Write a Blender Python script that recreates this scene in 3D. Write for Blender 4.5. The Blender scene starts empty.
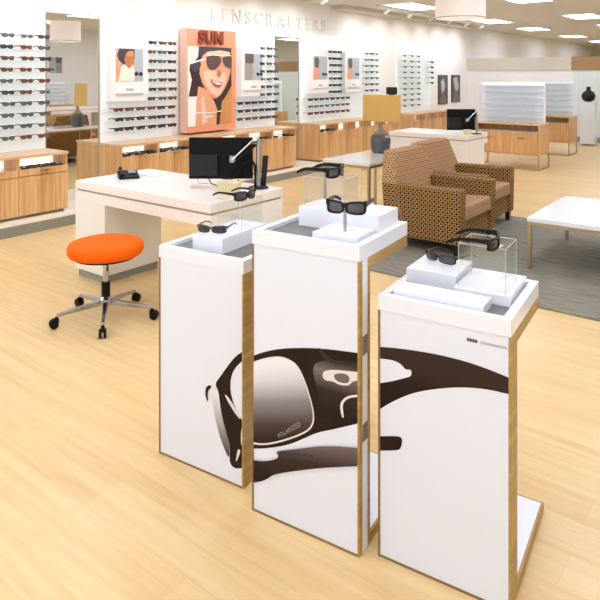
import bpy, bmesh, math, random
from mathutils import Vector, Matrix
from mathutils.geometry import tessellate_polygon
random.seed(7)
col = bpy.context.scene.collection
PI = math.pi
# Room axes: +x runs from the display wall (x = -6.65) into the shop, +y runs along that wall, away from the viewer.
CA, SA = .793, .609
def room(X, Y): return (CA*X - SA*Y, SA*X + CA*Y)

# ------------------------------------------------------------------ materials
def lin(c): return tuple((v/12.92 if v <= .04045 else ((v+.055)/1.055)**2.4) for v in c)
def hexc(h): return lin(tuple(int(h[i:i+2], 16)/255 for i in (0, 2, 4)))
M = {}
def mat(name, h, rough=.5, metal=0, spec=.5, emit=0, emit_h=None, coat=0):
    m = bpy.data.materials.new(name); m.use_nodes = True
    b = m.node_tree.nodes['Principled BSDF']
    b.inputs['Base Color'].default_value = (*hexc(h), 1)
    b.inputs['Roughness'].default_value = rough
    b.inputs['Metallic'].default_value = metal
    b.inputs['Specular IOR Level'].default_value = spec
    if coat: b.inputs['Coat Weight'].default_value = coat; b.inputs['Coat Roughness'].default_value = .08
    if emit:
        b.inputs['Emission Color'].default_value = (*hexc(emit_h or h), 1)
        b.inputs['Emission Strength'].default_value = emit
    M[name] = m
    return m
def nd(m, t, **kw):
    n = m.node_tree.nodes.new(t)
    for k, v in kw.items(): setattr(n, k, v)
    return n
def lk(m, a, b): m.node_tree.links.new(a, b)
def ramp(m, stops, fac=None):
    r = nd(m, 'ShaderNodeValToRGB'); e = r.color_ramp.elements
    while len(e) < len(stops): e.new(.5)
    for el, (p, h) in zip(e, stops): el.position = p; el.color = (*hexc(h), 1)
    if fac is not None: lk(m, fac, r.inputs['Fac'])
    return r
def wood(name, h1, h2, h3, scale, rough=.4):
    m = mat(name, h2, rough); b = m.node_tree.nodes['Principled BSDF']
    tc = nd(m, 'ShaderNodeTexCoord'); mp = nd(m, 'ShaderNodeMapping'); mp.inputs['Scale'].default_value = scale
    lk(m, tc.outputs['Object'], mp.inputs['Vector'])
    n = nd(m, 'ShaderNodeTexNoise'); n.inputs['Scale'].default_value = 1; n.inputs['Detail'].default_value = 5; n.inputs['Roughness'].default_value = .6
    lk(m, mp.outputs['Vector'], n.inputs['Vector'])
    r = ramp(m, [(.3, h1), (.5, h2), (.68, h3)], n.outputs['Fac']); lk(m, r.outputs['Color'], b.inputs['Base Color'])
    return m
wood('cabinet_oak', 'C48E54', 'DAA86E', 'EAC08E', (28, 28, 1.2))
wood('oak_top', 'CDA070', 'DDB486', 'EBC9A0', (30, 1.5, 30), .3)
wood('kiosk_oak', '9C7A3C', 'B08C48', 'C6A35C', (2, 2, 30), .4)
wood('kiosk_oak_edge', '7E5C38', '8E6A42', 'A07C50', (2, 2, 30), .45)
mat('white_lacquer', 'F1F4FC', .22, coat=.3)
mat('panel_white', 'EAEEFA', .35)
mat('white_desk', 'F3EFE8', .28, coat=.2)
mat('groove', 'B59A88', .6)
mat('wall_white', 'F8F6F3', .8)
mat('ceiling_white', 'E9E4DE', .9)
mat('wall_beige', 'D9D0C2', .8)
mat('header_oak', 'A8845A', .6)
mat('pale_green', 'E4ECE8', .3)
mat('plinth_top', 'F0E6D4', .4)
mat('plinth_grey', '8F8C80', .5)
mat('skirting_grey', '9C9C90', .6)
mat('letter_white', 'EEEAE2', .7)
mat('chrome', 'B8B8BC', .2, 1)
mat('steel', 'B9B2A4', .3, 1)
mat('champagne', 'B8A98C', .35, 1)
mat('black_plastic', '060607', .4, spec=.2)
mat('black_gloss', '060608', .08, coat=.5)
mat('dark_grey', '222328', .5, spec=.25)
mat('mid_grey', '85868A', .5)
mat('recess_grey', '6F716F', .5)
mat('orange_fabric', 'FA6606', .75, spec=.15)
mat('beige_box', 'D9CFA4', .6)
mat('pink_card', 'F0C4B4', .6)
mat('white_paper', 'F6F6F4', .6)
mat('tan_board', 'D6AE62', .6)
mat('marble', 'EDEAE6', .15, coat=.4)
mat('vase_glaze', '4C4C52', .28, coat=.3)
mat('vase_neck', '8A7458', .3, coat=.3)
mat('black_leg', '141210', .35)
mat('poster_white', 'F6F5F3', .4)
mat('sun_salmon', 'F0A07C', .5)
mat('sun_pink', 'F2C4B4', .5)
mat('sun_brown', '8A3E2A', .4)
mat('lamp_shade', 'F4E6E0', .8, emit=.3)
mat('light_diffuser', 'FFFFFF', .5, emit=11, emit_h='E4EDFF')
mat('light_frame', 'F2F2F0', .5)
mat('panel_glow', 'F8F9FA', .35, emit=.22, emit_h='F6FAFF')  # emission added so the white rack boards read bright; no lamp behind
mat('tray_glow', 'F8F9FA', .35, emit=1.1, emit_h='FFF8EC')  # emission added to brighten the dark tray interior; no lamp there
mat('counter_glow', 'F4F7FA', .35, emit=.22, emit_h='EAF2FF')  # emission added to make the gondola backing look bright
mat('counter_shelf', 'CFD6DA', .3)
mat('frame_black', '060607', .3, spec=.3)
mat('frame_brown', '4A2A18', .3, coat=.3)
mat('frame_tortoise', '7A4420', .3, coat=.3)
mat('frame_silver', '9A9A9C', .3, .8)
mat('frame_slate', '3C444A', .3, coat=.2)
mat('lens_grey', '3A3A40', .1, coat=.6)
mat('lens_brown', '6A3C26', .1, coat=.6)
mat('lens_green', '59605A', .1, coat=.6)
mat('lens_plum', '2A1C26', .06, coat=.4)
mat('lens_smoke', '5A5A64', .12, .3)
mat('print_dark', '24140F', .5, spec=.2)
mat('print_black', '181013', .35)
mat('print_silver', 'E9E4E2', .35)
mat('print_mid', '6E6059', .35)
mat('print_text', '5A4640', .4)
mat('print_grey', 'B9B7B8', .4)
mat('print_faint', 'A99C98', .4)
mat('print_skin', 'EDA982', .5)
mat('print_skin_light', 'F8CDB2', .5)
mat('print_skin_dark', 'C87A52', .5)
mat('print_hair', '3A2420', .5)
mat('print_cap', '4C3E48', .5)
mat('print_cream', 'F6ECDC', .5)
mat('print_lens', '5E4A42', .4)
mat('print_lips', 'C84A4A', .5)
mat('print_bluegrey', 'B9BEC6', .5)
mat('print_white', 'FBFAF6', .5)
mat('print_tan', 'D89858', .5)
mat('print_charcoal', '4A4A4C', .5)

def gradient(name, stops, z0, z1, xw=0):
    """an ink gradient of the printed picture, fixed to the panel"""
    m = mat(name, 'FFFFFF', .5, spec=.2); b = m.node_tree.nodes['Principled BSDF']
    tc = nd(m, 'ShaderNodeTexCoord'); sx = nd(m, 'ShaderNodeSeparateXYZ'); lk(m, tc.outputs['Object'], sx.inputs[0])
    ml = nd(m, 'ShaderNodeMath', operation='MULTIPLY_ADD'); lk(m, sx.outputs['X'], ml.inputs[0]); ml.inputs[1].default_value = xw; lk(m, sx.outputs['Z'], ml.inputs[2])
    mr = nd(m, 'ShaderNodeMapRange'); lk(m, ml.outputs[0], mr.inputs['Value']); mr.inputs['From Min'].default_value = z0; mr.inputs['From Max'].default_value = z1
    r = ramp(m, stops, mr.outputs[0]); lk(m, r.outputs['Color'], b.inputs['Base Color'])
    return m
gradient('print_lens_fade', [(0, '2E201C'), (.2, '4E3E3A'), (.5, '8E868A'), (.8, 'DCDCE2'), (1, 'F0F0F4')], .26, .53, -.30)
gradient('print_side_fade', [(0, '3A2B27'), (.35, '8C8582'), (1, 'EDEDF1')], .10, .33)
gradient('print_module', [(0, '241814'), (.35, '34261F'), (.7, '7C6E68'), (.85, '5A4C46'), (1, '2E221E')], .46, .64, 0)
gradient('print_arm', [(0, '20130F'), (.5, '3A2A26'), (1, '7A6A66')], .13, .28, -.2)
gradient('print_upper', [(0, '160D0B'), (.6, '251711'), (1, '38271F')], .5, .66, 0)

def glassy(name, tint, mix, rough=.02):
    m = bpy.data.materials.new(name); m.use_nodes = True; nt = m.node_tree; nt.nodes.clear()
    o = nt.nodes.new('ShaderNodeOutputMaterial'); t = nt.nodes.new('ShaderNodeBsdfTransparent'); g = nt.nodes.new('ShaderNodeBsdfGlossy')
    t.inputs['Color'].default_value = (*tint, 1); g.inputs['Roughness'].default_value = rough; g.inputs['Color'].default_value = (1, 1, 1, 1)
    mx = nt.nodes.new('ShaderNodeMixShader'); mx.inputs[0].default_value = mix
    nt.links.new(t.outputs[0], mx.inputs[1]); nt.links.new(g.outputs[0], mx.inputs[2]); nt.links.new(mx.outputs[0], o.inputs[0]); M[name] = m
glassy('acrylic', (.96, .97, .97), .05)
glassy('glass_shelf', (.93, .97, .96), .10)
def edge_mat():
    m = bpy.data.materials.new('acrylic_edge'); m.use_nodes = True; b = m.node_tree.nodes['Principled BSDF']
    b.inputs['Base Color'].default_value = (.85, .87, .86, 1); b.inputs['Roughness'].default_value = .2; b.inputs['Alpha'].default_value = .55; M['acrylic_edge'] = m
edge_mat()
mat('mirror_silver', 'EEF1EF', .01, 1)

def floor_mat():
    m = mat('floor_planks', 'E8C593', .3, spec=.4); b = m.node_tree.nodes['Principled BSDF']
    tc = nd(m, 'ShaderNodeTexCoord')
    br = nd(m, 'ShaderNodeTexBrick'); br.offset = .37; br.inputs['Scale'].default_value = 1
    br.inputs['Brick Width'].default_value = 1.5; br.inputs['Row Height'].default_value = .17; br.inputs['Mortar Size'].default_value = .0012
    br.inputs['Color1'].default_value = (*hexc('E4C78E'), 1); br.inputs['Color2'].default_value = (*hexc('D8B478'), 1); br.inputs['Mortar'].default_value = (*hexc('C79C62'), 1)
    br.inputs['Bias'].default_value = -.1; br.inputs['Mortar Smooth'].default_value = .5
    lk(m, tc.outputs['Object'], br.inputs['Vector'])
    mp = nd(m, 'ShaderNodeMapping'); mp.inputs['Scale'].default_value = (1.6, 26, 1); lk(m, tc.outputs['Object'], mp.inputs['Vector'])
    n = nd(m, 'ShaderNodeTexNoise'); n.inputs['Scale'].default_value = 1; n.inputs['Detail'].default_value = 6; n.inputs['Distortion'].default_value = .6
    lk(m, mp.outputs[0], n.inputs['Vector'])
    r = ramp(m, [(.3, 'D4AE74'), (.55, 'E4C894'), (.75, 'EED6A8')], n.outputs['Fac'])
    mx = nd(m, 'ShaderNodeMix', data_type='RGBA'); mx.inputs[0].default_value = .5
    lk(m, br.outputs['Color'], mx.inputs[6]); lk(m, r.outputs['Color'], mx.inputs[7]); lk(m, mx.outputs[2], b.inputs['Base Color'])
floor_mat()
def rug_mat():
    m = mat('rug_wool', '8C8A78', .95, spec=.1); b = m.node_tree.nodes['Principled BSDF']
    tc = nd(m, 'ShaderNodeTexCoord'); mp = nd(m, 'ShaderNodeMapping'); mp.inputs['Scale'].default_value = (5, 45, 1); lk(m, tc.outputs['Object'], mp.inputs['Vector'])
    n = nd(m, 'ShaderNodeTexNoise'); n.inputs['Scale'].default_value = 1; n.inputs['Detail'].default_value = 6; lk(m, mp.outputs[0], n.inputs['Vector'])
    r = ramp(m, [(.3, '74716A'), (.7, '9C9788')], n.outputs['Fac']); lk(m, r.outputs['Color'], b.inputs['Base Color'])
rug_mat()
def fabric_mat(name, dark, tan, pitch, ribs=False):
    m = mat(name, tan, .9, spec=.15); b = m.node_tree.nodes['Principled BSDF']
    tc = nd(m, 'ShaderNodeTexCoord'); mp = nd(m, 'ShaderNodeMapping'); s = 1/pitch; mp.inputs['Scale'].default_value = (s, s, s)
    lk(m, tc.outputs['UV'], mp.inputs['Vector'])
    fr = nd(m, 'ShaderNodeVectorMath', operation='FRACTION'); lk(m, mp.outputs[0], fr.inputs[0])
    sb = nd(m, 'ShaderNodeVectorMath', operation='SUBTRACT'); sb.inputs[1].default_value = (.5, .5, 0); lk(m, fr.outputs[0], sb.inputs[0])
    sx = nd(m, 'ShaderNodeSeparateXYZ'); lk(m, sb.outputs[0], sx.inputs[0])
    def ma(op, a, c=None, v=None):
        n = nd(m, 'ShaderNodeMath', operation=op); lk(m, a, n.inputs[0])
        if c is not None: lk(m, c, n.inputs[1])
        if v is not None: n.inputs[1].default_value = v
        return n.outputs[0]
    ax = ma('ABSOLUTE', sx.outputs['X']); ay = ma('ABSOLUTE', sx.outputs['Y'])
    p4 = ma('ADD', ma('POWER', ax, v=3), ma('POWER', ay, v=3)); d = ma('POWER', p4, v=1/3)   # rounded squares
    ring = ma('ABSOLUTE', ma('SUBTRACT', d, v=.33))
    r = ramp(m, [(.0, tan), (.08, tan), (.12, dark), (1, dark)], ring)
    lk(m, r.outputs['Color'], b.inputs['Base Color'])
fabric_mat('chair_weave', '40200F', 'B8925E', .042)
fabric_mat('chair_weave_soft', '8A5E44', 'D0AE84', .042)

# ------------------------------------------------------------------ mesh builder
class MB:
    def __init__(s): s.v = []; s.f = []; s.mi = []; s.mats = []
    def m(s, name):
        if name not in s.mats: s.mats.append(name)
        return s.mats.index(name)
    def add(s, vs, fs, mt, T=None):
        o = len(s.v); k = s.m(mt)
        s.v += [tuple(T @ Vector(p)) if T else tuple(p) for p in vs]
        for f in fs: s.f.append([o+i for i in f]); s.mi.append(k)
        return s
    def box(s, x0, x1, y0, y1, z0, z1, mt, T=None):
        return s.hexa([(x0,y0,z0),(x1,y0,z0),(x1,y1,z0),(x0,y1,z0),(x0,y0,z1),(x1,y0,z1),(x1,y1,z1),(x0,y1,z1)], mt, T)
    def hexa(s, p, mt, T=None):
        return s.add(p, [(0,3,2,1),(4,5,6,7),(0,1,5,4),(1,2,6,5),(2,3,7,6),(3,0,4,7)], mt, T)
    def lathe(s, prof, mt, n=24, T=None):
        vs = []; fs = []
        for r, z in prof: vs += [(r*math.cos(2*PI*i/n), r*math.sin(2*PI*i/n), z) for i in range(n)]
        for j in range(len(prof)-1):
            for i in range(n): fs.append((j*n+i, j*n+(i+1)%n, (j+1)*n+(i+1)%n, (j+1)*n+i))
        fs.append(tuple(range(n))[::-1]); fs.append(tuple((len(prof)-1)*n+i for i in range(n)))
        return s.add(vs, fs, mt, T)
    def tube(s, pts, r, mt, n=8, T=None):
        pts = [Vector(p) for p in pts]; vs = []; fs = []
        for j, p in enumerate(pts):
            d = (pts[min(j+1, len(pts)-1)] - pts[max(j-1, 0)]).normalized()
            a = d.cross(Vector((0, 0, 1)));
            if a.length < .05: a = d.cross(Vector((0, 1, 0)))
            a.normalize(); b = d.cross(a).normalized(); rr = r[j] if isinstance(r, (list, tuple)) else r
            vs += [p + a*rr*math.cos(2*PI*i/n) + b*rr*math.sin(2*PI*i/n) for i in range(n)]
        for j in range(len(pts)-1):
            for i in range(n): fs.append((j*n+i, j*n+(i+1)%n, (j+1)*n+(i+1)%n, (j+1)*n+i))
        fs.append(tuple(range(n))[::-1]); fs.append(tuple((len(pts)-1)*n+i for i in range(n)))
        return s.add(vs, fs, mt, T)
    def strip(s, pts, w, h, mt, T=None):
        """bar of rectangular section following pts; w along local x, h along z (each may vary)"""
        vs = []; fs = []; N = len(pts)
        for j, (x, y, z) in enumerate(pts):
            a = w[j]/2 if isinstance(w, list) else w/2; c = h[j]/2 if isinstance(h, list) else h/2
            vs += [(x-a, y, z-c), (x+a, y, z-c), (x+a, y, z+c), (x-a, y, z+c)]
        for j in range(N-1):
            for i in range(4): fs.append((j*4+i, j*4+(i+1)%4, (j+1)*4+(i+1)%4, (j+1)*4+i))
        fs += [(3,2,1,0), tuple((N-1)*4+i for i in range(4))]
        return s.add(vs, fs, mt, T)
    def flat(s, pts, y, mt, T=None):
        """filled outline in the local x-z plane facing -y (a print)"""
        P = [Vector((a, y, b)) for a, b in pts]
        tris = tessellate_polygon([P]); fs = []
        for t in tris:
            nrm = (P[t[1]]-P[t[0]]).cross(P[t[2]]-P[t[0]])
            fs.append(tuple(t) if nrm.y < 0 else tuple(reversed(t)))
        return s.add(P, fs, mt, T)
    def build(s, name, parent=None, smooth=False, bevel=0, seg=2, sub=0):
        me = bpy.data.meshes.new(name); me.from_pydata(s.v, [], s.f)
        for n in s.mats: me.materials.append(M[n])
        for p, k in zip(me.polygons, s.mi): p.material_index = k; p.use_smooth = smooth
        bm = bmesh.new(); bm.from_mesh(me)
        bmesh.ops.recalc_face_normals(bm, faces=bm.faces) if smooth else None
        uv = bm.loops.layers.uv.new('UVMap')
        for f in bm.faces:
            n = f.normal; ax = max(range(3), key=lambda i: abs(n[i]))
            for l in f.loops:
                c = l.vert.co; l[uv].uv = ((c.y, c.z), (c.x, c.z), (c.x, c.y))[ax]
        bm.to_mesh(me); bm.free(); me.update()
        o = bpy.data.objects.new(name, me); col.objects.link(o)
        if parent: o.parent = parent
        if bevel:
            b = o.modifiers.new('bevel', 'BEVEL'); b.width = bevel; b.segments = seg; b.limit_method = 'ANGLE'; b.angle_limit = .6
            if seg > 2:
                for p in me.polygons: p.use_smooth = True
                w = o.modifiers.new('wn', 'WEIGHTED_NORMAL'); w.keep_sharp = False
        if sub:
            b = o.modifiers.new('sub', 'SUBSURF'); b.levels = sub; b.render_levels = sub
        return o
def tag(o, label=None, cat=None, group=None, kind=None):
    if label: o['label'] = label
    if cat: o['category'] = cat
    if group: o['group'] = group
    if kind: o['kind'] = kind
    return o
def empty(name, loc, rz=0, label=None, cat=None, group=None):
    o = bpy.data.objects.new(name, None); col.objects.link(o); o.location = loc; o.rotation_euler = (0, 0, rz); o.empty_display_size = .1
    return tag(o, label, cat, group)
def put(o, loc, rz=0): o.location = loc; o.rotation_euler = (0, 0, rz); return o
def kids(o): return [c for c in bpy.data.objects if c.parent == o]
def copy_tree(o, parent=None):
    c = o.copy(); col.objects.link(c); c.parent = parent
    for ch in kids(o): copy_tree(ch, c)
    return c
def structure(mb, name, **k): return tag(mb.build(name, **k), kind='structure')
def face_cam(X, Y):
    """rotation that turns a model's -y towards camera-frame direction (X, Y)"""
    x, y = room(X, Y); return math.atan2(y, x) + PI/2

# ------------------------------------------------------------------ room shell
structure(MB().box(-6.85, 3.2, -3.2, 30.2, -.1, 0, 'floor_planks'), 'floor')
structure(MB().box(-6.85, 3.2, -3.2, 30.2, 2.9, 3.0, 'ceiling_white'), 'ceiling')
structure(MB().box(-6.85, -6.65, -3.2, 30.2, 0, 2.9, 'wall_white'), 'wall_left')
structure(MB().box(3.0, 3.2, -3.2, 30.2, 0, 2.9, 'wall_white'), 'wall_right')
# unseen shop front, opened to let in world light as fill: only its piers and header are built
sf = MB(); sf.box(-6.65, -6.0, -3.2, -3.0, 0, 2.9, 'wall_white'); sf.box(2.4, 3.0, -3.2, -3.0, 0, 2.9, 'wall_white'); sf.box(-6.0, 2.4, -3.2, -3.0, 2.7, 2.9, 'wall_white')
structure(sf, 'wall_front')
structure(MB().box(-6.65, 3.0, 30.0, 30.2, 0, 2.9, 'wall_beige'), 'wall_back')
pw = MB(); pw.box(-6.65, -3.95, 16, 16.12, 0, 1.72, 'wall_white'); pw.box(-3.95, 1.2, 16, 16.12, .12, 1.72, 'pale_green')
for k in range(6): pw.box(-3.9+k*1.0, -3.86+k*1.0, 15.985, 16, .12, 1.72, 'white_lacquer')
structure(pw, 'wall_partition')
hd_ = MB(); hd_.box(-6.65, -4.0, 15.97, 16.14, 1.72, 2.04, 'wall_beige'); hd_.box(-4.0, 1.2, 15.97, 16.14, 1.72, 2.04, 'header_oak'); structure(hd_, 'trim_1')
structure(MB().box(-3.95, 1.2, 15.96, 16.14, 0, .12, 'skirting_grey'), 'baseboard_partition')
pl = MB(); pl.box(-6.65, -6.0, -.5, 14.0, 0, .105, 'plinth_grey'); pl.box(-6.65, -6.0, -.5, 14.0, .105, .12, 'plinth_top')
structure(pl, 'baseboard_left')
# dropped ceiling edge over the display wall with its rail
structure(MB().box(-6.65, -6.35, 9.6, 15.9, 2.82, 2.9, 'wall_beige'), 'trim_2')

# ------------------------------------------------------------------ ceiling lights
def make_light():
    r = empty('ceiling_light', (0, 0, 2.9))
    f = MB()
    for a in ((-.32, .32, -.62, -.60), (-.32, .32, .60, .62), (-.32, -.30, -.60, .60), (.30, .32, -.60, .60)): f.box(*a, -.025, 0, 'light_frame')
    f.build('frame', r); MB().box(-.30, .30, -.60, .60, -.015, -.002, 'light_diffuser').build('diffuser', r)
    return r
L0 = make_light()
ly = [-1.4, 1.0, 3.4, 5.8, 8.2, 10.6, 14.65, 17.8, 22, 26]; lx = [-5.45, -3.4, -1.35, .7]
first = True
for j, y in enumerate(ly):
    for i, x in enumerate(lx):
        if abs(x+3.4) < .1 and abs(y-5.8) < .1: continue
        o = L0 if first else copy_tree(L0); first = False
        put(o, (x, y, 2.9))
        vis = (i == 0 and j >= 6)
        if vis: lab = ['recessed rectangular ceiling light nearest the far partition', 'recessed rectangular ceiling light just behind the far partition', 'second recessed ceiling light beyond the far partition', 'farthest recessed ceiling light by the left wall'][j-6]
        else: lab = 'recessed rectangular ceiling light, row %d from the wall side, %s from the shop front' % (i+1, ['first', 'second', 'third', 'fourth', 'fifth', 'sixth', 'seventh', 'eighth', 'ninth', 'tenth'][j])
        tag(o, lab, 'ceiling light', 'recessed ceiling lights')

# track rails with wall-wash spots; the nearer is unseen, added to brighten the wall
for t_, (ty, lab) in enumerate(((10.0, 'white ceiling track with small spot heads above the far display racks'), (3.2, 'added unseen ceiling track whose spot heads brighten the wall above the SUN poster'))):
    tr = empty('track_light', (-5.9, ty, 2.9), 0, lab, 'track light', 'ceiling tracks along the display wall')
    MB().box(-.02, .02, 0, 5.6, -.035, 0, 'light_frame').build('rail', tr)
    for k in range(6):
        y_ = .4+k*.95
        h = MB(); h.tube([(0, y_, -.035), (0, y_, -.08)], .01, 'light_frame'); h.tube([(.03, y_, -.07), (-.06, y_, -.13)], .035, 'light_frame', 12)
        hd = h.build('spot_head', tr)
        ld = bpy.data.lights.new('spot_lamp', 'SPOT'); ld.energy = 20; ld.spot_size = math.radians(125); ld.spot_blend = 1; ld.shadow_soft_size = .03; ld.color = (1, .96, .92)
        lo = bpy.data.objects.new('spot_lamp', ld); col.objects.link(lo); lo.parent = hd; lo.location = (-.075, y_, -.142)
        lo.rotation_euler = Vector((-.75, 0, -.95)).to_track_quat('-Z', 'Y').to_euler()

# pendant drum lamp
pd = empty('pendant_lamp', (-2.79, 6.53, 2.9), 0, 'large pinkish white drum pendant lamp hanging from the ceiling above the lounge', 'pendant lamp')
n = 40; m_ = MB(); m_.lathe([(.27, -.68), (.27, -.30), (.262, -.30), (.262, -.68)], 'lamp_shade', n)
m_.f = m_.f[:-2]; m_.mi = m_.mi[:-2]
for i in range(n): m_.f.append([i, (i+1) % n, 3*n+(i+1) % n, 3*n+i]); m_.mi.append(0)
m_.build('lamp_shade', pd, smooth=False)
rm = MB()
for z in (-.68, -.31): rm.lathe([(.273, z), (.273, z+.012)], 'steel', n); rm.f = rm.f[:-2]; rm.mi = rm.mi[:-2]
rm.build('shade_ring', pd)
MB().tube([(0, 0, -.01), (0, 0, -.33)], .008, 'steel').build('stem', pd); MB().lathe([(.06, -.02), (.06, 0)], 'steel').build('ceiling_rose', pd)
MB().lathe([(.02, -.5), (.045, -.46), (.045, -.40), (.02, -.34)], 'light_diffuser', 12).build('bulb', pd, smooth=True)
MB().box(-.26, .26, -.008, .008, -.335, -.325, 'steel').build('spider', pd)

# ------------------------------------------------------------------ sunglasses
def lens_pts(cx, sx, w, h, zc, n, grow=0, e=2.6, droop=.0):
    r = []
    for i in range(n):
        t = 2*PI*i/n; c, s_ = math.cos(t), math.sin(t)
        x = (w+grow)*math.copysign(abs(c)**(2/e), c); z = (h+grow)*math.copysign(abs(s_)**(2/e), s_)
        z += .05*x * (1 if s_ > 0 else -.6)          # raised outer corner
        if s_ < 0: z *= 1-.18*max(0, -c)                                    # nose side is shallower
        r.append((sx*(cx+x), zc+z))
    return r
def glasses(frame, lens, n=14, w=.029, h=.019, e=2.6, rim=.005, th=.005, wrap=3.6, arm=.013, sep=.034, single=False):
    """returns list of (part name, MB); front faces -y, rests on z = 0"""
    cv = lambda x: wrap*x*x
    zc = h+rim+.001; parts = []
    fr = MB()
    for sx in (1, -1):
        a = lens_pts(sep, sx, w, h, zc, n, 0, e); b = lens_pts(sep, sx, w, h, zc, n, rim, e)
        vs = []
        for P, dy in ((a, -th/2), (b, -th/2), (b, th/2), (a, th/2)): vs += [(x, cv(x)+dy, z) for x, z in P]
        fs = []
        for q in range(4):
            for i in range(n):
                j = (i+1) % n; f = (q*n+i, q*n+j, ((q+1) % 4)*n+j, ((q+1) % 4)*n+i); fs.append(f if sx > 0 else f[::-1])
        fr.add(vs, fs, frame)
    fr.strip([(0, 0, 0)]*0 or [(-.008, -.001, zc+h*.35), (-.0079, th, zc+h*.35)], .004, .01, frame)
    fr.box(-.010, .010, -th/2, th/2, zc+h*.15, zc+h*.55+rim, frame)
    xo = sep+w+rim*.6; yo = cv(xo)
    for sx in (1, -1):
        fr.box(min(sx*(xo-.006), sx*(xo+.005)), max(sx*(xo-.006), sx*(xo+.005)), yo-.003, yo+.012, zc+h*.25, zc+h*.25+arm+.003, frame)
    parts.append(('frame', fr))
    for sx in (1, -1):
        l = MB(); P = lens_pts(sep, sx, w, h, zc, n, .0008, e)
        cx = sum(p[0] for p in P)/n; cz = sum(p[1] for p in P)/n
        vs = [(x, cv(x)-.0006, z) for x, z in P]+[(x*.5+cx*.5, cv(x*.5+cx*.5)-.002, z*.5+cz*.5) for x, z in P]+[(cx, cv(cx)-.0025, cz)]
        fs = []
        for i in range(n):
            j = (i+1) % n; q = [(i, j, n+j, n+i), (n+i, n+j, 2*n)]
            fs += [f if sx < 0 else f[::-1] for f in q]
        l.add(vs, fs, lens); parts.append(('lens', l))
    for sx in (1, -1):
        t = MB(); z = zc+h*.25+arm/2+.0015
        t.strip([(sx*(xo+.003), yo+.008, z), (sx*(xo+.005), yo+.05, z+.001), (sx*(xo+.003), yo+.09, z-.001), (sx*xo, yo+.112, z-.008), (sx*(xo-.004), yo+.135, z-.019)],
                [.005, .004, .004, .005, .004], [arm, arm*.85, arm*.75, arm*.85, arm*.6], frame)
        parts.append(('temple', t))
    return parts
def glasses_thing(name, parts, smooth=True, scale=1):
    r = empty(name, (0, 0, 0)); r.scale = (scale,)*3
    for nme, mb in parts: mb.build(nme, r, smooth=(smooth and nme == 'lens'))
    return r
def merge(parts, name):
    a = MB()
    for _, mb in parts:
        o = len(a.v); a.v += mb.v
        for f, k in zip(mb.f, mb.mi): a.f.append([o+i for i in f]); a.mi.append(a.m(mb.mats[k]))
    return a.build(name)
STY = {  # key: (frame, lens, words)
 'k': ('frame_black', 'lens_grey', 'black'), 'b': ('frame_brown', 'lens_brown', 'brown'), 't': ('frame_tortoise', 'lens_brown', 'amber tortoiseshell'),
 's': ('frame_silver', 'lens_green', 'silver-rimmed'), 'g': ('frame_slate', 'lens_green', 'slate grey')}
proto = {}; used = set()
def rack_glasses(key, full, loc, rz, label, group, cat='sunglasses', sc=1):
    kk = (key, full)
    if kk not in proto:
        f, l, _ = STY[key]
        P = glasses(f, l, 10, rim=.0035 if key == 's' else .005, e=2.2 if key in 'sg' else 2.6)
        o = glasses_thing('sunglasses', P) if full else merge(P, 'sunglasses')
        proto[kk] = o
    else: o = copy_tree(proto[kk])
    put(o, loc, rz); o.scale = (sc,)*3
    tag(o, label, cat, group); return o

# ------------------------------------------------------------------ display wall: racks, posters, mirrors
ORD = ['top', 'second', 'third', 'fourth', 'fifth', 'sixth', 'seventh', 'eighth', 'ninth', 'tenth']
COLN = ['first', 'second', 'third', 'fourth', 'fifth', 'sixth', 'seventh', 'eighth', 'ninth']
ZR = [.90+.122*k for k in range(10)]       # shelf heights, lowest first
def rack(y0, y1, nshelf, label, upper_from=None):
    r = empty('display_rack', (-6.65, y0, .77), 0, label, 'display rack', 'glossy white sunglasses racks along the wall')
    w = y1-y0
    MB().box(0, .03, 0, w, 0, 1.55, 'panel_glow').build('back_panel', r)
    for k in range(10):
        a = 0 if k < 3 or upper_from is None else upper_from-y0
        s = MB(); s.box(.03, .17, a, w, ZR[k]-.77-.006, ZR[k]-.77, 'glass_shelf'); s.build('shelf', r)
    return r
rack(2.6, 3.87, 10, 'white rack of glass shelves above the leftmost oak cabinets')
rack(4.60, 5.72, 10, 'white rack of glass shelves left of the orange SUN poster', 5.27)
rack(6.78, 7.93, 10, 'white rack of glass shelves right of the orange SUN poster', 7.44)
rack(8.62, 11.38, 10, 'long white rack of glass shelves right of the far wall mirror', 9.32)
rack(12.08, 13.74, 10, 'farthest white rack of glass shelves on the left wall')
def fill(y0, dy, cols, rows, pat, where, full, group, jitter=.012):
    for k in rows:
        for c in range(cols):
            ch = pat[(9-k) % len(pat)][c % len(pat[0])]
            if ch == '.': continue
            rack_glasses(ch, full, (-6.49, y0+c*dy+random.uniform(-jitter, jitter), ZR[k]), PI/2+random.uniform(-.12, .12),
                         '%s sunglasses, %s shelf from top, %s column, %s' % (STY[ch][2], ORD[9-k], COLN[c], where), group)
A10 = range(9, -1, -1)
fill(3.16, .212, 4, A10, ['kgsk', 'kktg', 'kbbk', 'bbtb', 'kgbt', 'kkbs', 'gggg', 'gggg', 'gggs', 'bgtt'], 'leftmost rack', True, 'sunglasses on the leftmost rack')
fill(4.78, .17, 6, (2, 1, 0), ['bb']*7+['btbsbt', 'kbbtgt', 'kkgtbb'], 'rack left of the SUN poster', True, 'sunglasses left of the SUN poster')
P1 = ['kbt', 'tgk', 'bgk', 'ttk', 'sbk', 'kbt', 'bgt']
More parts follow.
